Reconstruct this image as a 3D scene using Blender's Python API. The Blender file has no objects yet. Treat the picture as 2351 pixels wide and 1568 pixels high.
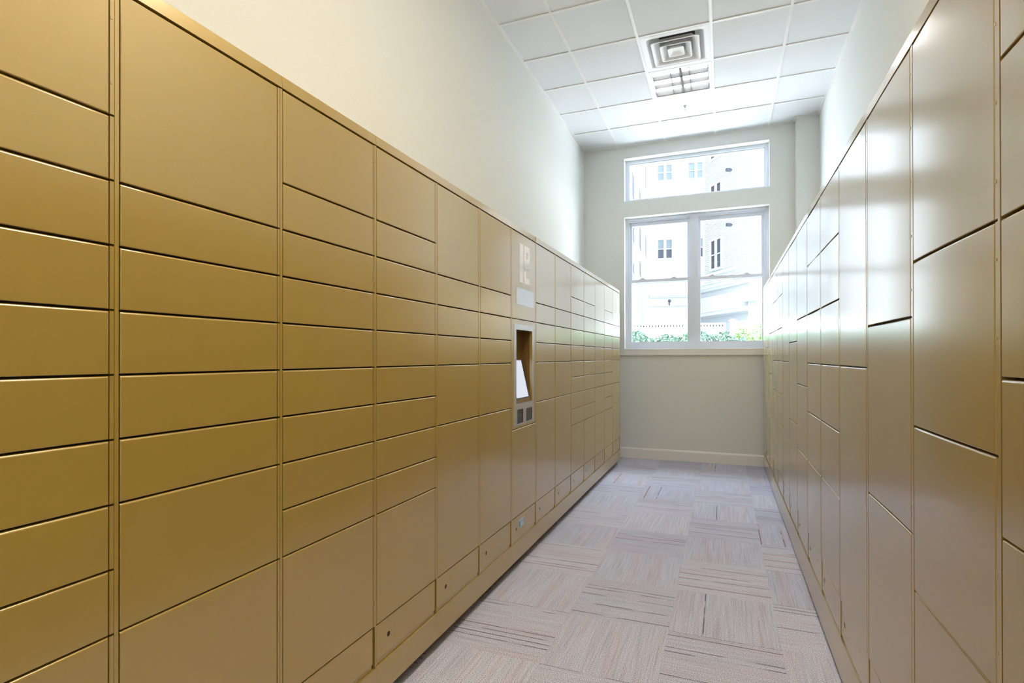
import bpy, bmesh, math, random
from mathutils import Vector, Matrix
random.seed(7)
S = bpy.context.scene
C = S.collection

# ------------------------------------------------------------------ camera
EYE = 1.344                                   # eye height above the carpet
def cam_axes(yaw, pitch, roll):
    a, b, c = map(math.radians, (yaw, pitch, roll))
    f = Vector((math.sin(a)*math.cos(b), math.cos(a)*math.cos(b), math.sin(b)))
    r = Vector((math.cos(a), -math.sin(a), 0)); u = r.cross(f)
    return r*math.cos(c)+u*math.sin(c), u*math.cos(c)-r*math.sin(c), f
cam_d = bpy.data.cameras.new('camera'); cam = bpy.data.objects.new('camera', cam_d); C.objects.link(cam)
r, u, f = cam_axes(-21.4116, 0.1765, -0.0653)
M = Matrix((r, u, -f)).transposed().to_4x4(); M.translation = (0, 0, EYE); cam.matrix_world = M
cam_d.sensor_width = 36; cam_d.lens = 1238.8*36/2351; cam_d.shift_y = 31.54/2351; cam_d.clip_start = .02; cam_d.clip_end = 400
S.camera = cam

# ------------------------------------------------------------------ world, sun, lamps, exposure
S.view_settings.view_transform = 'Standard'; S.view_settings.look = 'None'
S.view_settings.gamma = 1; S.view_settings.use_curve_mapping = False
S.view_settings.exposure = 0.9
W = bpy.data.worlds.new('sky'); S.world = W; W.use_nodes = True
bg = W.node_tree.nodes['Background']; bg.inputs[0].default_value = (.68, .83, 1, 1); bg.inputs[1].default_value = 8.5
def lamp(name, kind, loc, rot, energy, color, **k):
    d = bpy.data.lights.new(name, kind); d.energy = energy; d.color = color
    for a, b in k.items(): setattr(d, a, b)
    o = bpy.data.objects.new(name, d); C.objects.link(o); o.location = loc; o.rotation_euler = rot; return o
sun = lamp('sun', 'SUN', (0, 0, 30), (0, 0, 0), 31, (1, .985, .96), angle=.01)
sun.rotation_euler = Vector((-.64, -.16, .75)).to_track_quat('Z', 'Y').to_euler()
# recessed ceiling lamps of the room that lie behind the camera's view
WARM = (1, .87, .68)
for i, (lx, ly, e) in enumerate([(.212, 2.09, 24), (.212, .26, 24), (-.398, -2.3, 16)]):
    lamp('ceiling_lamp', 'AREA', (lx, ly, EYE+2.80), (0, 0, 0), e, WARM, shape='SQUARE', size=.56)

# ------------------------------------------------------------------ helpers
class MB:
    def __init__(s): s.bm = bmesh.new()
    def box(s, x0, x1, y0, y1, z0, z1, m=0):
        v = [s.bm.verts.new((x, y, z)) for z in (z0, z1) for y in (y0, y1) for x in (x0, x1)]
        for q in ((0,2,3,1),(4,5,7,6),(0,1,5,4),(2,6,7,3),(0,4,6,2),(1,3,7,5)):
            s.bm.faces.new([v[i] for i in q]).material_index = m
        return s
    def hexa(s, pts, m=0):                     # 8 points, ordering as box
        v = [s.bm.verts.new(p) for p in pts]
        for q in ((0,2,3,1),(4,5,7,6),(0,1,5,4),(2,6,7,3),(0,4,6,2),(1,3,7,5)):
            s.bm.faces.new([v[i] for i in q]).material_index = m
        return s
    def poly(s, pts, m=0):
        fc = s.bm.faces.new([s.bm.verts.new(p) for p in pts]); fc.material_index = m; return s
    def prism(s, pts, d, m=0):                 # closed polygon extruded by vector d
        a = [s.bm.verts.new(p) for p in pts]; b = [s.bm.verts.new(Vector(p)+Vector(d)) for p in pts]; n = len(a)
        s.bm.faces.new(a[::-1]).material_index = m; s.bm.faces.new(b).material_index = m
        for i in range(n): s.bm.faces.new((a[i], a[(i+1) % n], b[(i+1) % n], b[i])).material_index = m
        return s
    def tube(s, p, q, r0, r1=None, n=16, m=0):
        p, q = Vector(p), Vector(q); r1 = r0 if r1 is None else r1; ax = (q-p).normalized()
        e = ax.orthogonal().normalized(); g = ax.cross(e); A = []; B = []
        for i in range(n):
            t = 2*math.pi*i/n; d = e*math.cos(t)+g*math.sin(t)
            A.append(s.bm.verts.new(p+d*r0)); B.append(s.bm.verts.new(q+d*r1))
        s.bm.faces.new(A[::-1]).material_index = m; s.bm.faces.new(B).material_index = m
        for i in range(n): s.bm.faces.new((A[i], A[(i+1) % n], B[(i+1) % n], B[i])).material_index = m
        return s
    def bevel(s, w, seg=2):
        bmesh.ops.bevel(s.bm, geom=list(s.bm.edges), offset=w, segments=seg, affect='EDGES', profile=.6); return s
    def mesh(s, name, mats, smooth=False):
        bmesh.ops.recalc_face_normals(s.bm, faces=s.bm.faces)
        me = bpy.data.meshes.new(name); s.bm.to_mesh(me); s.bm.free()
        for m in (mats if isinstance(mats, (list, tuple)) else [mats]): me.materials.append(m)
        if smooth:
            for p in me.polygons: p.use_smooth = True
        return me
    def obj(s, name, mats, parent=None, smooth=False, loc=None):
        return link(name, s.mesh(name, mats, smooth), parent, loc)
def link(name, me, parent=None, loc=None):
    o = bpy.data.objects.new(name, me); C.objects.link(o)
    if parent: o.parent = parent
    if loc: o.location = loc
    return o
def thing(name, label, cat, loc=(0, 0, 0), rz=0, group=None):
    o = bpy.data.objects.new(name, None); C.objects.link(o); o.location = loc; o.rotation_euler = (0, 0, rz)
    o.empty_display_size = .1
    o['label'] = label; o['category'] = cat
    o['kind'] = 'thing'
    if group: o['group'] = group
    return o
def struct(o, label=None, cat=None):
    o['kind'] = 'structure'
    if label: o['label'] = label; o['category'] = cat
    return o

# ------------------------------------------------------------------ materials
def mat(name, col, rough=.5, metal=0, spec=.5, **k):
    m = bpy.data.materials.new(name); m.use_nodes = True; b = m.node_tree.nodes['Principled BSDF']
    b.inputs['Base Color'].default_value = (*col, 1); b.inputs['Roughness'].default_value = rough
    b.inputs['Metallic'].default_value = metal; b.inputs['Specular IOR Level'].default_value = spec
    for a, v in k.items(): b.inputs[a.replace('_', ' ')].default_value = v
    return m
def nn(m, t, **k):
    n = m.node_tree.nodes.new(t)
    for a, v in k.items(): setattr(n, a, v)
    return n
def lk(m, a, b): m.node_tree.links.new(a, b)
def bsdf(m): return m.node_tree.nodes['Principled BSDF']
def speckle(m, c0, c1, scale, bump=0, dist=.001, detail=3, lo=.35, hi=.65):
    t = nn(m, 'ShaderNodeTexCoord'); n = nn(m, 'ShaderNodeTexNoise'); n.inputs['Scale'].default_value = scale; n.inputs['Detail'].default_value = detail
    lk(m, t.outputs['Object'], n.inputs['Vector'])
    cr = nn(m, 'ShaderNodeValToRGB'); e = cr.color_ramp.elements
    e[0].position = lo; e[1].position = hi; e[0].color = (*c0, 1); e[1].color = (*c1, 1)
    lk(m, n.outputs['Fac'], cr.inputs[0]); lk(m, cr.outputs[0], bsdf(m).inputs['Base Color'])
    if bump:
        b = nn(m, 'ShaderNodeBump'); b.inputs['Strength'].default_value = bump; b.inputs['Distance'].default_value = dist
        lk(m, n.outputs['Fac'], b.inputs['Height']); lk(m, b.outputs[0], bsdf(m).inputs['Normal'])
    return m
GOLD = speckle(mat('gold_powder_coat', (.3, .2, .08), .42, .25, .4, Coat_Weight=1.0, Coat_Roughness=.17, Coat_IOR=1.85), (.40, .27, .055), (.43, .29, .061), 700, .24, .0006)
CARC = mat('carcass_steel', (.05, .036, .015), .5, .3)
GOLD_IN = mat('gold_sheet_metal', (.20, .115, .03), .45, .4)
WALL = speckle(mat('wall_paint', (.74, .71, .64), .8, 0, .2), (.745, .765, .745), (.765, .785, .765), 90, .05, .001)
CEIL = speckle(mat('mineral_fibre_tile', (.8, .8, .8), .9, 0, .1), (.70, .725, .75), (.82, .845, .87), 160, .4, .002, 4, .30, .55)
TBAR = mat('white_enamel', (.86, .86, .87), .4)
TRIM = mat('trim_paint', (.84, .83, .82), .4)
VINYL = mat('white_vinyl', (.74, .79, .89), .35)
BLACK = mat('black_rubber', (.012, .011, .011), .6)
HOLE = mat('lock_core', (.03, .025, .02), .5, .3)
SILVER = mat('brushed_silver', (.60, .62, .66), .32, .6)
DECAL = mat('white_vinyl_lettering', (.86, .87, .90), .25)
DECALG = mat('pale_grey_lettering', (.66, .69, .74), .3)
STICK = mat('pale_blue_sticker', (.42, .55, .62), .4)
STICKD = mat('sticker_ink', (.16, .30, .42), .4)
DARK = mat('dark_plastic', (.05, .048, .06), .25)
def emit(name, col, st):
    m = bpy.data.materials.new(name); m.use_nodes = True; nt = m.node_tree; nt.nodes.clear()
    e = nt.nodes.new('ShaderNodeEmission'); e.inputs[0].default_value = (*col, 1); e.inputs[1].default_value = st
    o = nt.nodes.new('ShaderNodeOutputMaterial'); nt.links.new(e.outputs[0], o.inputs[0]); return m
TUBE = emit('fluorescent_glow', (.97, .98, 1), 8)
SCREEN = emit('lit_screen', (.80, .84, .93), .5)
def glass(name):
    m = bpy.data.materials.new(name); m.use_nodes = True; nt = m.node_tree; nt.nodes.clear()
    t = nt.nodes.new('ShaderNodeBsdfTransparent'); t.inputs[0].default_value = (.96, .97, .97, 1)
    g = nt.nodes.new('ShaderNodeBsdfGlossy'); g.inputs['Roughness'].default_value = .02
    fr = nt.nodes.new('ShaderNodeFresnel'); fr.inputs[0].default_value = 1.07
    x = nt.nodes.new('ShaderNodeMixShader'); o = nt.nodes.new('ShaderNodeOutputMaterial')
    nt.links.new(fr.outputs[0], x.inputs[0]); nt.links.new(t.outputs[0], x.inputs[1]); nt.links.new(g.outputs[0], x.inputs[2]); nt.links.new(x.outputs[0], o.inputs[0])
    return m
GLASS = glass('window_glass')

def carpet():
    m = mat('carpet_tile', (.3, .28, .3), .95, 0, .1)
    N = lambda t, **k: nn(m, t, **k)
    def math_(op, a, b=None, c=None):
        n = N('ShaderNodeMath', operation=op)
        for i, v in enumerate((a, b, c)):
            if v is None: continue
            if isinstance(v, (int, float)): n.inputs[i].default_value = v
            else: lk(m, v, n.inputs[i])
        return n.outputs[0]
    t = N('ShaderNodeTexCoord'); sp = N('ShaderNodeSeparateXYZ'); lk(m, t.outputs['Object'], sp.inputs[0])
    px = math_('DIVIDE', math_('ADD', sp.outputs[0], 10.255), .5); py = math_('DIVIDE', math_('ADD', sp.outputs[1], 10.25), .5)
    ix = math_('FLOOR', px); iy = math_('FLOOR', py)
    par = math_('MODULO', math_('ADD', ix, iy), 2)
    ax = N('ShaderNodeMix', data_type='FLOAT'); ay = N('ShaderNodeMix', data_type='FLOAT')   # across, along
    for n, p, q in ((ax, sp.outputs[0], sp.outputs[1]), (ay, sp.outputs[1], sp.outputs[0])):
        lk(m, par, n.inputs[0]); lk(m, p, n.inputs[2]); lk(m, q, n.inputs[3])
    across, along = ax.outputs[0], ay.outputs[0]
    cid = N('ShaderNodeCombineXYZ'); lk(m, ix, cid.inputs[0]); lk(m, iy, cid.inputs[1])
    wn = N('ShaderNodeTexWhiteNoise', noise_dimensions='3D'); lk(m, cid.outputs[0], wn.inputs[0])
    def strip(sa, sl, off, detail=2):
        v = N('ShaderNodeCombineXYZ'); lk(m, math_('MULTIPLY', across, sa), v.inputs[0]); lk(m, math_('MULTIPLY', along, sl), v.inputs[1])
        lk(m, math_('ADD', math_('MULTIPLY', wn.outputs[0], 37), off), v.inputs[2])
        n = N('ShaderNodeTexNoise'); n.inputs['Scale'].default_value = 1; n.inputs['Detail'].default_value = detail; lk(m, v.outputs[0], n.inputs['Vector']); return n.outputs['Fac']
    def ramp(x, p):
        c = N('ShaderNodeValToRGB'); e = c.color_ramp.elements
        while len(e) < len(p): e.new(.5)
        for i, (pos, col) in enumerate(p): e[i].position = pos; e[i].color = (*col, 1)
        lk(m, x, c.inputs[0]); return c.outputs[0]
    band = strip(9, .4, 0)
    base = ramp(band, [(.33, (.565, .545, .64)), (.45, (.565, .575, .685)), (.55, (.55, .585, .70)), (.68, (.58, .565, .665))])
    rib = ramp(strip(120, 3.0, 5), [(.30, (.84, .84, .85)), (.52, (1.0, 1, 1)), (.7, (1.08, 1.08, 1.08))])
    # thin dark yarn lines running the length of a tile, irregularly spaced
    lc = math_('MULTIPLY', across, 26.0); li = math_('FLOOR', lc); lf = math_('FRACT', lc)
    idv = N('ShaderNodeCombineXYZ'); lk(m, li, idv.inputs[0]); lk(m, math_('ADD', ix, 3.3), idv.inputs[1]); lk(m, iy, idv.inputs[2])
    w2 = N('ShaderNodeTexWhiteNoise', noise_dimensions='3D'); lk(m, idv.outputs[0], w2.inputs[0])
    on = math_('GREATER_THAN', w2.outputs[0], math_('ADD', .95, math_('MULTIPLY', par, -.31)))
    thin = math_('LESS_THAN', math_('ABSOLUTE', math_('SUBTRACT', lf, .5)), .075)
    brk = ramp(strip(40, 5, 21, 1), [(.36, (0, 0, 0)), (.46, (1, 1, 1))])
    hit = math_('MULTIPLY', math_('MULTIPLY', on, thin), brk)
    line = ramp(hit, [(0, (1, 1, 1)), (1, (.33, .27, .31))])
    n = N('ShaderNodeTexNoise'); n.inputs['Scale'].default_value = 300; n.inputs['Detail'].default_value = 2.5; lk(m, t.outputs['Object'], n.inputs['Vector'])
    pile = ramp(n.outputs['Fac'], [(.36, (.38, .36, .41)), (.50, (1, 1, 1)), (.64, (1.5, 1.47, 1.43))])
    tv = ramp(wn.outputs[0], [(0, (.90, .90, .93)), (1, (1.05, 1.02, 1.0))])
    out = base
    for k in (rib, line, pile, tv):
        x = N('ShaderNodeMix', data_type='RGBA', blend_type='MULTIPLY'); x.inputs[0].default_value = 1
        lk(m, out, x.inputs[6]); lk(m, k, x.inputs[7]); out = x.outputs[2]
    lk(m, out, bsdf(m).inputs['Base Color'])
    b = N('ShaderNodeBump'); b.inputs['Strength'].default_value = .5; b.inputs['Distance'].default_value = .004
    lk(m, n.outputs['Fac'], b.inputs['Height']); lk(m, b.outputs[0], bsdf(m).inputs['Normal'])
    return m

# ------------------------------------------------------------------ the room
XWL, XWR, YB, YF, ZC = -1.785, 1.041, 7.272, -3.2, EYE+2.8124
struct(MB().box(XWL-.2, XWR+.2, YF-.2, YB+.2, -.12, 0).obj('floor', carpet()), 'grey and mauve striped carpet tiles laid quarter-turned', 'floor')
struct(MB().box(XWL-.2, XWL, YF-.2, YB+.2, 0, ZC+.3).obj('wall_left', WALL), 'tall cream wall above the left locker bank', 'wall')
struct(MB().box(XWR, XWR+.2, YF-.2, YB+.2, 0, ZC+.3).obj('wall_right', WALL), 'cream wall above the right locker bank', 'wall')
struct(MB().box(XWL, XWR, YF-.2, YF, 0, ZC+.3).obj('wall_front', WALL))
# window wall with two openings
WX0, WX1 = -1.235, .526
U0, U1 = EYE+2.076, EYE+2.650
L0, L1 = EYE+.100, EYE+1.864
w = MB(); TH = .20
w.box(XWL, WX0, YB, YB+TH, 0, ZC+.3).box(WX1, XWR, YB, YB+TH, 0, ZC+.3)
w.box(WX0, WX1, YB, YB+TH, 0, L0).box(WX0, WX1, YB, YB+TH, L1, U0).box(WX0, WX1, YB, YB+TH, U1, ZC+.3)
struct(w.obj('wall_back', WALL), 'pale wall with a transom and a double window at the corridor end', 'wall')
struct(MB().box(.803, XWR, YB-.145, YB, 0, ZC+.3).obj('trim_1', WALL), 'boxed wall column beside the windows in the right corner', 'wall column')
b = MB().box(XWL, XWR-.24, YB-.014, YB, 0, .118)
b.prism([(XWL, YB-.014, .118), (XWL, YB, .118), (XWL, YB, .138), (XWL, YB-.007, .135)], (XWR-.24-XWL, 0, 0))
struct(b.obj('baseboard_back', TRIM), 'white baseboard under the windows', 'baseboard')

# suspended ceiling: tiles laid in a white T-bar grid
T = .6096; GX, GY = -.7028, 6.6621
LIGHT_CELL = (GX, GY-2*T); VENT_CELL = (GX, GY-3*T)
ce = MB()
xs = [XWL]+[GX+k*T for k in range(-1, 3)]+[XWR]
ys = [YB]+[GY-k*T for k in range(0, 16)]+[YF]
for i in range(len(xs)-1):
    for j in range(len(ys)-1):
        x0, x1, y1, y0 = xs[i], xs[i+1], ys[j], ys[j+1]
        if abs(x0-LIGHT_CELL[0]) < .01 and (abs(y0-LIGHT_CELL[1]) < .01 or abs(y0-VENT_CELL[1]) < .01): continue
        ce.box(x0+.009, x1-.009, y0+.009, y1-.009, ZC+.006, ZC+.02)
ceiling = struct(ce.obj('ceiling', CEIL), 'white speckled ceiling tiles in a suspended grid', 'ceiling')
g = MB()
for x in xs[1:-1]: g.box(x-.012, x+.012, YF, YB, ZC-.002, ZC+.012)
for y in ys[1:-1]:
    for a, c in zip(xs[:-1], xs[1:]): g.box(a+.012, c-.012, y-.012, y+.012, ZC-.002, ZC+.012)
g.box(XWL, XWL+.022, YF, YB, ZC-.003, ZC+.012).box(XWR-.022, XWR, YF, YB-.145, ZC-.003, ZC+.012).box(XWL+.022, .79, YB-.022, YB, ZC-.003, ZC+.012)
g.box(.781, .803, YB-.167, YB-.022, ZC-.003, ZC+.012).box(.803, XWR-.022, YB-.167, YB-.145, ZC-.003, ZC+.012)
g.obj('ceiling_grid', TBAR, ceiling)
MB().box(XWL-.2, XWR+.2, YF-.2, YB+.2, ZC+.3, ZC+.4).obj('roof_slab', WALL, ceiling)

# ------------------------------------------------------------------ windows
def ring(m, x0, x1, z0, z1, t, y0, y1, tb=None, tt=None, tr=None):
    tb = t if tb is None else tb; tt = t if tt is None else tt; tr = t if tr is None else tr
    m.box(x0, x0+t, y0, y1, z0, z1).box(x1-tr, x1, y0, y1, z0, z1).box(x0+t, x1-tr, y0, y1, z0, z0+tb).box(x0+t, x1-tr, y0, y1, z1-tt, z1)
    return m
Y1 = YB+.118
win1 = struct(thing('window_1', 'wide low transom window above the double window', 'window', (0, 0, 0)))
m = ring(MB(), WX0, WX1, U0, U1, .038, Y1, Y1+.08); ring(m, WX0+.036, WX1-.036, U0+.036, U1-.036, .016, Y1+.02, Y1+.07)
m.obj('window_frame', VINYL, win1)
MB().box(WX0+.05, WX1-.05, Y1+.044, Y1+.05, U0+.05, U1-.05).obj('pane', GLASS, win1)
win2 = struct(thing('window_2', 'white double-hung twin window over a deep sill', 'window', (0, 0, 0)))
m = ring(MB(), WX0, WX1, L0, L1, .030, Y1-.005, Y1+.08); ring(m, WX0+.029, WX1-.029, L0+.026, L1-.026, .020, Y1+.012, Y1+.08)
m.obj('window_frame', VINYL, win2)
XM0, XM1 = -.407, -.307                        # mullion between the two sashes
MB().box(XM0, XM1, Y1-.004, Y1+.08, L0+.03, L1-.03).box(XM0+.034, XM1-.034, Y1-.012, Y1, L0+.03, L1-.03).obj('mullion', VINYL, win2)
ZM = EYE+.985*1.0176                            # meeting rails
for (a, c) in ((WX0+.049, XM0), (XM1, WX1-.049)):
    us = ring(MB(), a, c, ZM-.020, L1-.046, .034, Y1+.045, Y1+.075, tb=.040, tt=.05).obj('upper_sash', VINYL, win2)
    MB().box(a+.03, c-.03, Y1+.057, Y1+.063, ZM, L1-.09).obj('pane', GLASS, us)
    ls = ring(MB(), a, c, L0+.045, ZM+.036, .030, Y1+.012, Y1+.042, tb=.055, tt=.040).obj('lower_sash', VINYL, win2)
    MB().box(a+.025, c-.025, Y1+.024, Y1+.030, L0+.09, ZM).obj('pane', GLASS, ls)
    for k in (.22, .74):
        x = a+(c-a)*k
        MB().box(x-.038, x+.038, Y1+.008, Y1+.046, ZM+.034, ZM+.046).box(x-.016, x+.020, Y1+.004, Y1+.04, ZM+.044, ZM+.056).bevel(.003, 1).obj('sash_lock', VINYL, ls)
MB().box(WX0-.002, WX1+.002, YB-.012, YB+.12, L0-.012, L0+.004).bevel(.004, 2).obj('window_stool', TRIM, win2)
a = MB().box(WX0+.004, WX1+.03, YB-.016, YB, L0-.066, L0-.012)
a.box(WX0-.05, WX1+.05, YB-.010, YB, L0-.090, L0-.066).prism([(WX0-.05, YB-.010, L0-.090), (WX0-.05, YB-.026, L0-.078), (WX0-.05, YB-.026, L0-.072), (WX0-.05, YB-.010, L0-.066)], (WX1-WX0+.1, 0, 0))
a.obj('apron', TRIM, win2)

# ------------------------------------------------------------------ parcel lockers
UN, CW, ZT = .1383, .4629, EYE+.7924
XL, XR, Y0, YR = -1.2122, .4470, .7567, 1.1983
DEPTH = .57
def lev(k): return ZT-k*UN
DX0, DX1 = .0032, CW-.0208
def door_mesh(h, bow):
    """bevelled sheet-steel door, pressed very slightly out of true as real ones are"""
    wd = DX1-DX0; bm = bmesh.new(); bv = .0045; th = .018
    nx, nz = 8, 6
    bx = .0020
    us = [0, bx*.12, bx*.42, bx]+[bx+(wd-2*bx)*i/nx for i in range(1, nx)]+[wd-bx, wd-bx*.42, wd-bx*.12, wd]
    bb = .0016
    vs = [0, bb*.12, bb*.42, bb]+[bb+(h-bv-bb)*i/nz for i in range(1, nz)]+[h-bv, h-bv*.42, h-bv*.12, h]
    def edge(t, L, b, b0=None):
        if b0 and t < L/2: b = b0
        d = min(t, L-t)
        return 0 if d >= b-1e-9 else b-math.sqrt(max(0, b*b-(b-d)**2))
    G = []
    for zv in vs:
        row = []
        for xv in us:
            e = max(edge(xv, wd, bx), edge(zv, h, bv, bb))
            q = (2*xv/wd-1); p = (2*zv/h-1)
            row.append(bm.verts.new((DX0+xv, e+bow*(1-q*q), zv)))
        G.append(row)
    fr = []
    for j in range(len(vs)-1):
        for i in range(len(us)-1): bm.faces.new((G[j][i], G[j][i+1], G[j+1][i+1], G[j+1][i])).material_index = int(3 <= i < len(us)-4 and 3 <= j < len(vs)-4)
    rim = [G[0][i] for i in range(len(us))]+[G[j][-1] for j in range(1, len(vs))]+[G[-1][i] for i in range(len(us)-2, -1, -1)]+[G[j][0] for j in range(len(vs)-2, 0, -1)]
    back = [bm.verts.new((v.co.x, th, v.co.z)) for v in rim]
    for i in range(len(rim)):
        k = (i+1) % len(rim); bm.faces.new((rim[i], back[i], back[k], rim[k])).material_index = 2
    bm.faces.new(back).material_index = 2
    bmesh.ops.recalc_face_normals(bm, faces=bm.faces)
    bmesh.ops.split_edges(bm, edges=[e_ for e_ in bm.edges if len(e_.link_faces) == 2 and e_.link_faces[0].material_index != e_.link_faces[1].material_index])
    for fc in bm.faces: fc.smooth = fc.material_index < 2; fc.material_index = 0
    me = bpy.data.meshes.new('locker_door'); bm.to_mesh(me); bm.free(); me.materials.append(GOLD); return me
GAP = .0023
foot_me = MB().tube((0, 0, 0), (0, 0, .012), .022, .020).tube((0, 0, .012), (0, 0, .08), .007).mesh('levelling_foot', BLACK)
def shell(root, levels, zb, hole_x=.08, cut=(0, 0)):
    """carcass, posts, access panel, plinth, cap and feet shared by every column"""
    m = MB().box(.0015, CW-.0015, .020, DEPTH, zb+.10, ZT+.038); m.obj('carcass', CARC, root)
    hm = MB()
    for a, c in zip(levels[:-1], levels[1:]):
        hm.box(CW-.0185, CW-.0098, .0006, .022, lev(c)+.0024, lev(a)-.0024)
        n = c-a
        for q in ([.5] if n == 1 else [.5+k for k in range(n)]):
            if n > 1: hm.box(CW-.0175, CW-.0135, -.0003, .002, lev(a+q)-.003, lev(a+q)+.003)
    hm.obj('hinge_strip', GOLD, root)
    MB().box(CW-.0090, CW-.0004, .0002, .022, .185, ZT-.001).obj('frame_post', GOLD, root)
    p = MB().box(DX0, DX1, .0022, .022, .2026, lev(13)-GAP); p.bevel(.0016, 2)
    for (rx, rz_) in ((.035, .03), (.035, .105), (.125, .045), (.125, .085), (.33, .095)):
        p.tube((rx, .0026, .2026+rz_), (rx, .0008, .2026+rz_), .0042, .002, 10)
    p.box(DX0, DX1, .0075, .022, .1835, .2010)
    ap = p.obj('access_panel', GOLD, root)
    MB().tube((hole_x, .003, .270), (hole_x, .0012, .270), .0135, .0120, 20).tube((hole_x, .0013, .270), (hole_x, .0009, .270), .0098, .0098, 20, 1).obj('key_hole', [GOLD, HOLE], ap)
    MB().box(cut[0], CW-cut[1], 0, .03, zb, .1815).bevel(.0012, 1).obj('plinth', GOLD, root) if (cut[0] or cut[1]) else MB().box(0, CW, 0, .03, zb, .1815).obj('plinth', GOLD, root)
    return root
def cap(root, tilt, cut=(0, 0)):
    z0, z1 = ZT+.0035, ZT+.0426
    pts = [(0, 0), (tilt, z1-z0-.003), (tilt+.003, z1-z0), (DEPTH, z1-z0), (DEPTH, .0346), (.021, .0346), (.021, 0)]
    MB().prism([(cut[0], y, z0+z) for y, z in pts], (CW-cut[0]-cut[1], 0, 0)).obj('top_cap', GOLD, root)
def feet(root):
    for x in (.06, CW-.06):
        for y in (.10, DEPTH-.06): link('levelling_foot', foot_me, root, (x, y, 0))
def doors(root, levels, bow=.0006):
    for a, c in zip(levels[:-1], levels[1:]):
        h = (c-a)*UN-2*GAP
        me = door_mesh(h, random.choice((-1, 1))*random.uniform(.35, 1)*bow)
        link('locker_door', me, root, (0, 0, lev(c)+GAP))
PAT_S = [0, 2, 3, 4, 5, 6, 7, 8, 9, 10, 13]
PAT_T = [0, 3, 4, 5, 6, 7, 8, 10, 13]
PAT_E = [0, 3, 4, 5, 6, 8, 13]
LEFT = [
 (PAT_S, 'leftmost gold locker column, cut off by the left edge of the photo'),
 (PAT_T, 'large gold locker column second from the left, double-height door above its lowest door'),
 (PAT_S, 'gold locker column third from the left, eight equal slim doors in a row'),
 (PAT_S, 'gold locker column fourth from the left, slim doors next to the first tall-bottomed column'),
 (PAT_E, 'gold locker column with tall bottom door, second one before the touchscreen kiosk'),
 (PAT_E, 'gold locker column with tall bottom door, directly before the touchscreen kiosk'),
 None,
 (PAT_E, 'gold locker column directly beyond the touchscreen kiosk, on its window side'),
 (PAT_E, 'gold locker column with tall bottom door, second beyond the touchscreen kiosk'),
 (PAT_S, 'gold slim-door locker column, third beyond the touchscreen kiosk'),
 (PAT_S, 'gold slim-door locker column, fourth beyond the touchscreen kiosk'),
 (PAT_T, 'gold locker column fifth beyond the kiosk, between two slim-door columns'),
 (PAT_S, 'gold slim-door locker column, second from the window end of the left bank'),
 (PAT_E, 'last gold locker column of the left bank, nearest the window wall'),
]
GL, GR = 'parcel lockers along the left wall', 'parcel lockers along the right wall'
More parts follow.
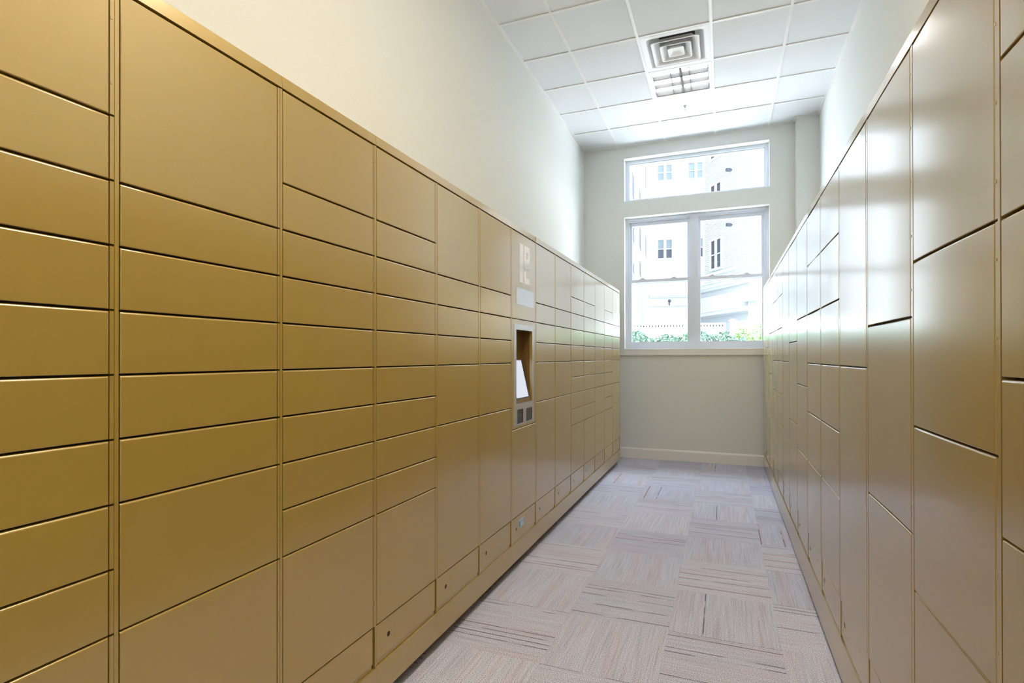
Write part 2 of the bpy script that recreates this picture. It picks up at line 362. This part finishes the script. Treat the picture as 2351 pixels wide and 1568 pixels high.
for i, spec in enumerate(LEFT):
    y = Y0+(i-1)*CW+.016
    plc = (.0012 if i in (3, 6, 7, 10) else 0, 0)
    cpc = (.0012 if i in (2, 3, 6, 7, 11) else 0, 0)
    tilt = .004 if i < 7 else .0
    if spec:
        root = thing('parcel_locker', spec[1], 'locker', (XL, y, 0), math.pi/2, GL)
        shell(root, spec[0], .064, cut=plc); cap(root, tilt, cpc); feet(root); doors(root, spec[0])
    else:
        root = thing('touchscreen_kiosk', 'gold kiosk column with a silver framed touchscreen in the left locker bank', 'kiosk', (XL, y, 0), math.pi/2)
        kl = [0, 4, 9, 13]
        MB().box(.0015, CW-.0015, .12, DEPTH, .16, ZT+.038).obj('carcass', CARC, root)
        shell_root = root
        hm = MB()
        for a, c in zip(kl[:-1], kl[1:]): hm.box(CW-.0185, CW-.0098, .0006, .022, lev(c)+.0024, lev(a)-.0024)
        hm.obj('hinge_strip', GOLD, root)
        MB().box(CW-.0090, CW-.0004, .0002, .022, .185, ZT-.001).obj('frame_post', GOLD, root)
        p = MB().box(DX0, DX1, .0022, .022, .2026, lev(13)-GAP); p.bevel(.0016, 2); p.box(DX0, DX1, .0075, .022, .1835, .2010)
        ap = p.obj('access_panel', GOLD, root)
        MB().tube((.08, .003, .262), (.08, .0012, .262), .0135, .012, 20).tube((.08, .0013, .262), (.08, .0009, .262), .0098, .0098, 20, 1).obj('key_hole', [GOLD, HOLE], ap)
        st = MB().box(.112, .213, .0010, .0024, .256, .306).obj('sticker', STICK, ap); st['label'] = 'pale blue sticker'
        MB().box(.122, .150, .0006, .0012, .262, .294).box(.160, .206, .0006, .0012, .287, .291).obj('printed_mark', STICKD, st)
        MB().box(plc[0], CW, 0, .03, .064, .1815).obj('plinth', GOLD, root); cap(root, tilt, cpc); feet(root)
        d = door_mesh(4*UN-2*GAP, .0002); link('locker_door', d, root, (0, 0, lev(13)+GAP))
        d = door_mesh(4*UN-2*GAP, -.0002); sp_ = link('sign_panel', d, root, (0, 0, lev(4)+GAP))
        zz = lambda z: EYE+z-(lev(4)+GAP)
        def L(x): return x-.016-3.071+0           # bank distance to panel width
        lg = MB(); e = .0005
        def rect(m, x0, x1, z0, z1, mi=0): m.box(x0, x1, -.0012, .0006, zz(z0), zz(z1), mi)
        # two bars with a counter above, a bar and an L-shaped foot below
        rect(lg, .140, .205, .590, .728); rect(lg, .140, .205, .478, .545)
        rect(lg, .222, .262, .622, .728); rect(lg, .292, .330, .622, .728); rect(lg, .262, .292, .622, .648); rect(lg, .262, .292, .688, .728)
        rect(lg, .222, .258, .478, .560); rect(lg, .258, .330, .478, .520)
        rect(lg, .140, .205, .545, .590, 1); rect(lg, .222, .330, .575, .622, 1)
        lo = lg.obj('logo', [DECAL, DECALG], sp_); lo['label'] = 'white block logo'
        MB().box(.080, .405, -.0014, .0006, zz(.333), zz(.440)).obj('name_plate', SILVER, sp_)
        # screen surround with an opening, silver bezel, tilted screen in the niche
        z0, z1 = lev(9)+GAP, lev(4)-GAP
        ox0, ox1, oz0, oz1 = .076, .378, EYE-.297, EYE+.173
        k = MB()
        k.box(DX0, ox0, .0004, .018, z0, z1).box(ox1, DX1, .0004, .018, z0, z1).box(ox0, ox1, .0004, .018, z0, oz0).box(ox0, ox1, .0004, .018, oz1, z1)
        kp = k.obj('screen_panel', GOLD, root)
        n = MB()
        n.box(ox0-.004, ox1+.004, .071, .075, oz0-.004, oz1+.004)                  # back
        n.box(ox0-.004, ox0, .018, .075, oz0, oz1).box(ox1, ox1+.004, .018, .075, oz0, oz1)
        n.box(ox0-.004, ox1+.004, .018, .075, oz1, oz1+.004).box(ox0-.004, ox1+.004, .018, .075, oz0-.004, oz0)
        n.prism([(ox0+.0003, .004, oz0+.0003), (ox0+.0003, .071, oz0+.0003), (ox0+.0003, .071, EYE+.002)], (ox1-ox0-.0006, 0, 0))
        n.obj('niche', GOLD_IN, kp)
        bx0, bx1, bz0, bz1 = .038, .410, EYE-.436, EYE+.208
        q = MB()
        q.box(bx0, ox0, -.0014, .001, bz0, bz1).box(ox1, bx1, -.0014, .001, bz0, bz1).box(ox0, ox1, -.0014, .001, bz0, oz0).box(ox0, ox1, -.0014, .001, oz1, bz1)
        q.obj('bezel', SILVER, kp)
        # tilted screen: frame of reference on the slope
        A = Vector((0, .004, oz0)); B = Vector((0, .071, EYE+.002)); s_ = (B-A).normalized(); nrm = Vector((0, -s_.z, s_.y)); LEN = (B-A).length
        def slope(m, x0, x1, s0, s1, h0, h1, mi=0):
            P = lambda x, s, h: A+Vector((x, 0, 0))+s_*(s*LEN)+nrm*h
            m.hexa([P(x0, s0, h0), P(x1, s0, h0), P(x0, s0, h1), P(x1, s0, h1), P(x0, s1, h0), P(x1, s1, h0), P(x0, s1, h1), P(x1, s1, h1)], mi)
        t = MB(); slope(t, .100, .350, .09, .93, -.001, .004); scr = t.obj('touchscreen', DARK, kp)
        t = MB(); slope(t, .108, .326, .11, .915, .0035, .0045); t.obj('display', SCREEN, scr)
        t = MB()
        for (x0, x1, z0_, z1_) in ((.093, .193, EYE-.4225, EYE-.334), (.258, .367, EYE-.4216, EYE-.338)):
            rd = MB(); ring(rd, x0, x1, z0_, z1_, .006, -.0035, .001); rd.box(x0+.006, x1-.006, -.0016, .001, z0_+.006, z1_-.006)
            if x0 < .2: rd.box(x0+.012, x1-.012, -.0060, -.0016, z0_+.036, z0_+.041); rd.box(x0+.012, x1-.012, -.004, -.0016, z0_+.012, z0_+.016)
            else: rd.box(x0+.014, x1-.03, -.003, -.0016, z0_+.014, z0_+.022)
            rd.obj('card_reader', DARK, kp)

P5 = [0, 2, 4, 6, 8, 10, 13]; P43 = [0, 4, 7, 10, 13]; P54 = [0, 5, 9, 13]; P67 = [0, 6, 13]
RIGHT = [
 (P5, 'gold locker column cut off by the right edge of the photo'),
 (P43, 'gold locker column second from the right edge of the photo, four tall doors'),
 (P54, 'gold locker column third from the right edge of the photo, three tall doors'),
 (P67, 'gold locker column fourth from the right edge, only two very tall doors'),
 (P5, 'gold six-door locker column just beyond the nearest two-door column, right bank'),
 (P5, 'gold six-door locker column, sixth from the right edge of the photo'),
 (P43, 'gold four-door locker column, seventh from the right edge of the photo'),
 (P54, 'gold three-door locker column, eighth from the right edge of the photo'),
 (P67, 'gold two-door locker column, ninth from the right edge of the photo'),
 (P5, 'gold six-door locker column, tenth from the right edge, fifth from the window wall'),
 (P5, 'gold locker column in the right bank, fourth from the window wall'),
 (P43, 'gold locker column in the right bank, third from the window wall'),
 (P54, 'gold locker column in the right bank, second from the window wall'),
 (P67, 'farthest gold locker column of the right bank, against the window wall'),
]
for k, (pat, label) in enumerate(RIGHT):
    yfar = YR+k*CW-.018
    root = thing('parcel_locker', label, 'locker', (XR, yfar, 0), -math.pi/2, GR)
    shell(root, pat, .021, hole_x=.07); cap(root, .002); feet(root); doors(root, pat, .0022)

# ------------------------------------------------------------------ ceiling light, air diffuser, sprinkler
cx, cy = LIGHT_CELL[0]+T/2, LIGHT_CELL[1]+T/2
t = thing('ceiling_light', 'lit square recessed ceiling light with a gridded louvre', 'ceiling light', (cx, cy, ZC))
h = T/2-.013
m = MB()
for sx in (-1, 1):
    m.box(*sorted((sx*h, sx*(h-.020))), -h, h, -.004, .012); m.box(-h+.020, h-.020, *sorted((sx*h, sx*(h-.020))), -.004, .012)
m.obj('trim_frame', TBAR, t)
m = MB(); hb = h-.004
for sx in (-1, 1):
    m.box(*sorted((sx*hb, sx*(hb-.004))), -hb, hb, .012, .12); m.box(-hb, hb, *sorted((sx*hb, sx*(hb-.004))), .012, .12)
m.box(-hb, hb, -hb, hb, .12, .124); m.obj('housing', DARK, t)
MB().box(-hb+.006, hb-.006, -hb+.006, hb-.006, .066, .072).obj('lamp_panel', TUBE, t)
LOUV = mat('louvre_metal', (.10, .10, .10), .5, 0, .2)
m = MB(); hl = h-.026
for fx, tk in ((-1/3, .003), (1/3, .003), (.03, .012)): m.box(fx*hl-tk, fx*hl+tk, -hl, hl, .004, .044)
for fy, tk in ((-1/3, .009), (1/3, .003)): m.box(-hl, hl, fy*hl-tk, fy*hl+tk, .004, .044)
ring_ = ((-hl, -hl+.006, -hl, hl), (hl-.006, hl, -hl, hl), (-hl, hl, -hl, -hl+.006), (-hl, hl, hl-.006, hl))
for q in ring_: m.box(*q, .004, .044)
m.obj('louvre', LOUV, t)

def sq(hw, z, rad, n=5):
    pts = []
    for (sx, sy, a0) in ((1, 1, 0), (-1, 1, 90), (-1, -1, 180), (1, -1, 270)):
        for i in range(n+1):
            a = math.radians(a0+90*i/n); pts.append(((hw-rad)*sx+rad*math.cos(a), (hw-rad)*sy+rad*math.sin(a), z))
    return pts
def loft(bm, rings, close=False):
    R = [[bm.verts.new(p) for p in ringp] for ringp in rings]
    for A, B in zip(R[:-1], R[1:]):
        n = len(A)
        for i in range(n): bm.faces.new((A[i], A[(i+1) % n], B[(i+1) % n], B[i]))
    if close: bm.faces.new(R[-1])
    return R
cx, cy = VENT_CELL[0]+T/2, VENT_CELL[1]+T/2
t = thing('air_diffuser', 'white square four-way air vent next to the ceiling light', 'air vent', (cx, cy, ZC))
m = MB(); hv = T/2-.013
loft(m.bm, [sq(hv, -.003, .004), sq(.250, -.004, .02), sq(.238, .004, .03), sq(.215, .050, .03), sq(.165, .085, .02), sq(.165, .20, .02)])
m.obj('face_frame', TBAR, t, True)
MB().box(-.2, .2, -.2, .2, .20, .205).obj('duct', DARK, t)
for k, (hb_, ht, zb_, zt_) in enumerate(((.208, .150, -.022, .036), (.136, .088, -.024, .030), (.072, .036, -.024, .018))):
    m = MB(); th = .004
    if k < 2:
        loft(m.bm, [sq(ht, zt_, .02), sq(ht+(hb_-ht)*.55, zt_-(zt_-zb_)*.75, .02), sq(hb_, zb_+.004, .025), sq(hb_, zb_, .025), sq(hb_-.010, zb_, .022), sq(ht+(hb_-ht)*.5-.006, zt_-(zt_-zb_)*.68, .02), sq(ht-.006, zt_, .016)])
    else:
        loft(m.bm, [sq(ht, zt_, .012), sq(hb_, zb_+.004, .016), sq(hb_, zb_, .016), sq(hb_-.006, zb_, .014), sq(.030, zb_+.022, .008)], True)
    m.obj('louvre_cone', TBAR, t, True)

cx, cy = GX+T/2, GY-T/2
t = thing('sprinkler_head', 'small white fire sprinkler in the tile before the window', 'sprinkler', (cx, cy, ZC+.002)); t.scale = (.75, .75, .75)
m = MB().tube((0, 0, .006), (0, 0, .000), .036, .033, 24).tube((0, 0, 0), (0, 0, -.010), .026, .018, 24); m.obj('escutcheon', TBAR, t)
PEW = mat('sprinkler_metal', (.42, .43, .45), .35, .7)
m = MB().tube((0, 0, -.008), (0, 0, -.026), .010, .009)
for sx in (-1, 1): m.tube((sx*.009, 0, -.024), (sx*.013, 0, -.044), .0028).tube((sx*.013, 0, -.044), (0, 0, -.060), .0028)
m.tube((0, 0, -.058), (0, 0, -.064), .006); m.obj('sprinkler_body', PEW, t)
m = MB().tube((0, 0, -.064), (0, 0, -.067), .022, .022, 20); m.obj('deflector', PEW, t)

# ------------------------------------------------------------------ outside the windows
STUCCO = speckle(mat('white_stucco', (.82, .81, .79), .9, 0, .1), (.49, .485, .475), (.52, .515, .505), 3)
SIDING = mat('pale_green_siding', (.46, .475, .445), .7)
OUTT = mat('white_outdoor_trim', (.55, .55, .54), .6)
BEIGE = mat('beige_cornice_shaded', (.44, .43, .415), .9)  # beige wall colour, greyed to hold the cornice's shadow
PANE = mat('far_window_glass', (.055, .056, .064), .4, 0, .2)
PANEL = mat('far_window_sky_sheen', (.15, .165, .17), .5, 0, .2)  # paler panes, sky reflection put into the colour
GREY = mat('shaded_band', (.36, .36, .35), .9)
GROUND_BOUNCE = speckle(mat('pale_bounce_ground', (.50, .50, .50), .9), (.47, .47, .47), (.54, .54, .54), 8)  # unseen ground, kept pale to bounce sunlight onto the ceiling
struct(MB().box(-60, 60, YB+.45, 90, .3, .7).obj('ground', GROUND_BOUNCE), 'unseen ground outside, made pale to bounce daylight indoors', 'ground')
bld = thing('apartment_building', 'white apartment building with siding seen through the windows', 'building', (-1.42, 45.6, .7))
bld_inv = Matrix.Translation((1.42, -45.6, -.7))
class Face:
    """a facade plane: t metres along it, p metres out of it, z above the eye"""
    def __init__(s, P, d):
        s.P = Vector((P[0], P[1], 0)); s.d = Vector((d[0], d[1], 0)); s.n = Vector((d[1], -d[0], 0))
        if s.n.y > 0: s.n = -s.n
    def at(s, t, p, z): return bld_inv @ (s.P+s.d*t+s.n*p+Vector((0, 0, z+EYE)))
    def box(s, m, t0, t1, p0, p1, z0, z1, mi=0):
        m.hexa([s.at(t, p, z) for z in (z0, z1) for p in (p0, p1) for t in (t0, t1)], mi); return m
    def tof(s, x): return (x-s.P.x)/s.d.x
    def window(s, t0, t1, z0, z1, mid, pm, two=True):
        fr = MB(); tm = (t0+t1)/2; zm = z0+(z1-z0)*mid
        s.box(fr, t0-.12, t0, -.02, .08, z0-.12, z1+.12); s.box(fr, t1, t1+.12, -.02, .08, z0-.12, z1+.12)
        s.box(fr, t0, t1, -.02, .08, z0-.12, z0); s.box(fr, t0, t1, -.02, .08, z1, z1+.12)
        s.box(fr, tm-.10, tm+.10, -.02, .08, z0, z1); s.box(fr, t0, tm-.1, -.02, .07, zm-.03, zm+.03); s.box(fr, tm+.1, t1, -.02, .07, zm-.03, zm+.03)
        o = fr.obj('facade_window', OUTT, bld)
        for a, c in ((t0, tm-.1), (tm+.1, t1)):
            for q, (e, g_) in enumerate(((z0, zm-.03), (zm+.03, z1))):
                pn = MB(); s.box(pn, a, c, -.02, .04, e, g_); pn.obj('pane', pm[q], o)
FA = Face((-1.422, 45.62), (.9905, .137))
wl = MB(); FA.box(wl, -4.30, 14, -6, 0, -.7, 22); wl.obj('facade_wall', STUCCO, bld)
tb = MB()
for z0, z1, pr in ((4.93, 5.06, .22), (4.80, 4.93, .12), (4.10, 4.16, .08), (3.95, 3.99, .05)): FA.box(tb, -4.2, 2, 0, pr, z0, z1)
tb.obj('band_course', OUTT, bld)
for z0, z1, pm in ((14.30, 15.50, (PANEL, PANEL)), (11.2, 12.5, (PANEL, PANEL)), (7.98, 9.45, (PANE, PANEL))):
    FA.window(-3.55, -2.48, z0, z1, .5, pm); FA.window(-1.18, -.10, z0, z1, .5, pm)
lm = MB(); c0 = FA.at(-2.67, .0, 4.44); c1 = FA.at(-2.67, .30, 4.50)
lm.tube(c0, c1, .04).tube(FA.at(-2.67, .30, 4.36), FA.at(-2.67, .30, 4.42), .06, .125).tube(FA.at(-2.67, .30, 4.42), FA.at(-2.67, .30, 4.54), .125, .125).tube(FA.at(-2.67, .30, 4.54), FA.at(-2.67, .30, 4.61), .125, .05)
lm.tube(FA.at(-2.67, .05, 4.1), FA.at(-2.67, .05, 4.45), .035).obj('wall_lamp', DARK, bld)
# left wing, seen almost edge-on
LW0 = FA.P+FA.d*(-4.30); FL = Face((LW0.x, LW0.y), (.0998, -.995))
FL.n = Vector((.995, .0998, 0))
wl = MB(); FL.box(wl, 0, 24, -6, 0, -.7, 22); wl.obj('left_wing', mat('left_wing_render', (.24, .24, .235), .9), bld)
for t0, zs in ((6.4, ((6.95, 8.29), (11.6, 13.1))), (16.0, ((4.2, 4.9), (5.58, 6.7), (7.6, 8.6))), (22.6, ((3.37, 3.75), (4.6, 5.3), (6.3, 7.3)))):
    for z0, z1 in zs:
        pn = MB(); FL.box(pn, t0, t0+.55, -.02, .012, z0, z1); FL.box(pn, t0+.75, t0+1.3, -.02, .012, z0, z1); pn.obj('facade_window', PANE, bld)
# right wing with lap siding
FW = Face((-.355, 32.07), (-.5225, .8526))
t_far, t_near = FW.tof(-1.01), FW.tof(1.62)
sd = MB(); z = -.7; lap = .105
FW.box(sd, t_near, t_far, -5, -.02, -.7, 20)
while z < 19.5:
    sd.hexa([FW.at(t, p, zz_) for zz_, pp in ((z+.014, .026), (z+lap, .010)) for p in (-.02, pp) for t in (t_near, t_far)]); z += lap
for k in range(190): FW.box(sd, t_near, t_far, -.02, .004, -.7+k*lap, -.7+k*lap+.014, 1)  # darker strips paint the shade line under each lap
sd.obj('siding_wing', [SIDING, mat('siding_lap_shade', (.29, .295, .28), .9, 0, .1)], bld)
cb = MB(); FW.box(cb, t_near-.22, t_near, -5, .04, -.7, 20); FW.box(cb, t_far-.02, t_far+.16, -5, .04, -.7, 20); FW.box(cb, t_near, t_far, 0, .06, 4.55, 4.72); cb.obj('corner_board', OUTT, bld)
tw0, tw1 = FW.tof(-.09), FW.tof(-.60)
for z0 in (4.93, 8.02, 11.12): FW.window(tw0, tw1, z0, z0+1.55, .49, (PANE, PANE))
for x, z in ((.45, 6.97), (.44, 9.88)):
    tt = FW.tof(x); lm = MB().tube(FW.at(tt, 0, z), FW.at(tt, .22, z-.02), .04, .05); FW.box(lm, tt-.07, tt+.07, .10, .34, z-.10, z+.06); lm.obj('wall_lamp', DARK, bld)
ew = MB(); FE = Face((1.9, 28.6), (.985, -.17)); FE.box(ew, 0, 30, -4, 0, -.7, 20); ew.obj('added_sky_screen', mat('sky_screen_dark', (.13, .125, .12), .9), bld)  # unseen wing added, dark, to keep bright sky out of locker reflections
# porch front below the siding
tn, tf = FW.tof(1.34), FW.tof(-1.22)
pb = MB(); FW.box(pb, tn-.1, tf, 0, .22, 2.2, 3.7); pb.obj('porch_wall', BEIGE, bld)
pb = MB(); FW.box(pb, tn-.2, tf+.05, 0, .55, 3.78, 3.98); FW.box(pb, tn-.2, tf+.02, 0, .42, 3.66, 3.78); FW.box(pb, tn-.2, tf+.05, 0, .65, 3.98, 4.04)
FW.box(pb, tn-.1, tf+.05, 0, .55, 2.28, 2.46); FW.box(pb, tn-.1, tf+.05, 0, .62, 2.46, 2.50); pb.obj('porch_cornice', OUTT, bld)
pb = MB(); FW.box(pb, tn+1.0, tf-.06, .2, .27, 2.50, 3.36); pb.obj('porch_panel', OUTT, bld)
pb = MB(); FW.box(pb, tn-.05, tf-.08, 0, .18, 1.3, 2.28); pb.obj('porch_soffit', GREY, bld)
pb = MB(); FW.box(pb, tn-1.6, tn-.1, 0, .30, -.6, 4.1); FW.box(pb, tn-1.6, tn+.15, 0, .5, 2.72, 2.92); pb.obj('porch_pier', OUTT, bld)
pb = MB(); FW.box(pb, tn-.75, tn-.28, .28, .33, 2.05, 2.66); pb.obj('pier_window', GREY, bld)  # greyish window below the pier's ledge

# picket fence
FEN = mat('white_fence_paint', (.55, .55, .55), .6); FEN_SHADE = mat('fence_gap_shade', (.03, .026, .036), .9, 0, .1)  # second colour is painted shade for the picket gaps
def fence_run(name, label, P, Q, ztop, end_post):
    P, Q = Vector(P), Vector(Q); d = Q-P; Ln = d.length; d.normalize(); n = Vector((d.y, -d.x, 0)); n = n if n.y < 0 else -n
    root = thing(name, label, 'fence', (P.x, P.y, .7)); base = Vector((P.x, P.y, .7))
    def bx(m, t0, t1, p0, p1, z0, z1): m.hexa([d*t+n*p+Vector((0, 0, z-.7)) for z in (z0, z1) for p in (p0, p1) for t in (t0, t1)])
    m = MB(); k = 0; step = .107
    while k*step < Ln-.05: bx(m, k*step+.006, k*step+.072, -.01, .012, .72, ztop-.06); k += 1
    m.obj('pickets', FEN, root)
    m = MB(); bx(m, 0, Ln, -.03, .05, ztop-.06, ztop); bx(m, 0, Ln, .012, .03, ztop-.20, ztop-.135); m.obj('rail', FEN, root)
    m = MB(); bx(m, 0, Ln, -.05, -.03, ztop-.14, ztop-.05); m.obj('gap_shade_strip', FEN_SHADE, root)  # dark strip added to read as shade between the picket tops
    m = MB(); bx(m, 0, Ln, -.05, -.03, .72, ztop-.14); m.obj('backing_panel', FEN, root)
    posts = [Ln*.02, Ln*.61] if not end_post else [.02, Ln-.05]
    for tp in posts:
        m = MB(); bx(m, tp-.07, tp+.07, -.08, .07, .7, ztop+.05); po = m.obj('fence_post', FEN, root)
        m = MB(); bx(m, tp-.10, tp+.10, -.11, .10, ztop+.05, ztop+.09); bx(m, tp-.05, tp+.05, -.06, .05, ztop+.09, ztop+.13); m.obj('post_cap', FEN, po)
ZFT = EYE+75.5/1238*20
fence_run('picket_fence', 'long white picket fence behind the hedge, running left to right', (-3.25, 20.2, 0), (.06, 20.96, 0), ZFT, False)
fence_run('picket_fence', 'short angled picket fence section behind the yellow-green shrub', (.30, 20.80, 0), (.86, 19.25, 0), ZFT, True)

# planting: every leaf a small folded blade
def leafmat(name, c0, c1): return speckle(mat(name, c0, .6), c0, c1, 9, lo=.3, hi=.7)
LEAF_D = leafmat('dark_leaf', (.03, .07, .045), (.08, .14, .09)); LEAF_P = leafmat('pale_leaf', (.08, .16, .10), (.15, .24, .15)); LEAF_Y = leafmat('yellow_green_leaf', (.13, .24, .07), (.21, .32, .12))
TWIG = mat('twig_bark', (.10, .07, .05), .9)
def foliage(m, n, fn, size):
    for _ in range(n):
        c = Vector(fn()); a = Vector((random.gauss(0, 1), random.gauss(0, 1), random.gauss(.3, .8))).normalized(); b_ = a.orthogonal().normalized()
        b_ = (Matrix.Rotation(random.uniform(0, 6.28), 3, a) @ b_); k = a.cross(b_); s = size*random.uniform(.7, 1.3)
        p = [m.bm.verts.new(q) for q in (c-a*s, c+b_*s*.45+k*s*.12, c+a*s, c-b_*s*.45+k*s*.12)]
        m.bm.faces.new((p[0], p[1], p[2])); m.bm.faces.new((p[0], p[2], p[3]))
def plant(name, label, cat, loc, n, fn, size, lm_, stems):
    root = thing(name, label, cat, loc); m = MB(); foliage(m, n, fn, size); m.obj('foliage', lm_, root)
    s = MB()
    for a, c in stems: s.tube(a, c, .012, .006, 6)
    s.obj('stem', TWIG, root)
HB = .7
def hedge_fn():
    x = random.uniform(0, 2.3); top = 1.035+.05*math.sin(x*5.1)+.04*math.sin(x*13+1)
    return (x, random.uniform(-.22, .22), top-abs(random.gauss(0, .16)))
plant('hedge', 'low dark green hedge along the foot of the double window', 'hedge', (-1.95, 9.75, HB), 3600, hedge_fn, .034, LEAF_D, [((.2+.3*i, 0, 0), (.2+.3*i, .05, .9)) for i in range(7)])
def shrub_fn(rx, h0, hh):
    def fn():
        while True:
            q = Vector((random.uniform(-1, 1), random.uniform(-1, 1), random.uniform(-1, 1)))
            if q.length < 1: return (q.x*rx, q.y*.2, h0+q.z*hh)
    return fn
plant('shrub', 'pale airy shrub rising above the hedge in the left window corner', 'shrub', (-1.55, 10.32, HB), 520, shrub_fn(.26, .98, .26), .030, LEAF_P, [((0, 0, 0), (.1*k, .05*k, 1.0)) for k in (-1, 0, 1)])
plant('shrub', 'yellow-green shrub outside the right-hand window, next to the hedge', 'shrub', (.32, 10.32, HB), 900, shrub_fn(.22, .92, .24), .034, LEAF_Y, [((0, 0, 0), (.1*k, .05*k, 1.0)) for k in (-1, 0, 1)])
plant('shrub', 'tallest yellow-green shrub outside, half hidden by the right locker bank', 'shrub', (.68, 10.85, HB), 900, shrub_fn(.22, .98, .28), .034, LEAF_Y, [((0, 0, 0), (.1*k, .05*k, 1.0)) for k in (-1, 0, 1)])
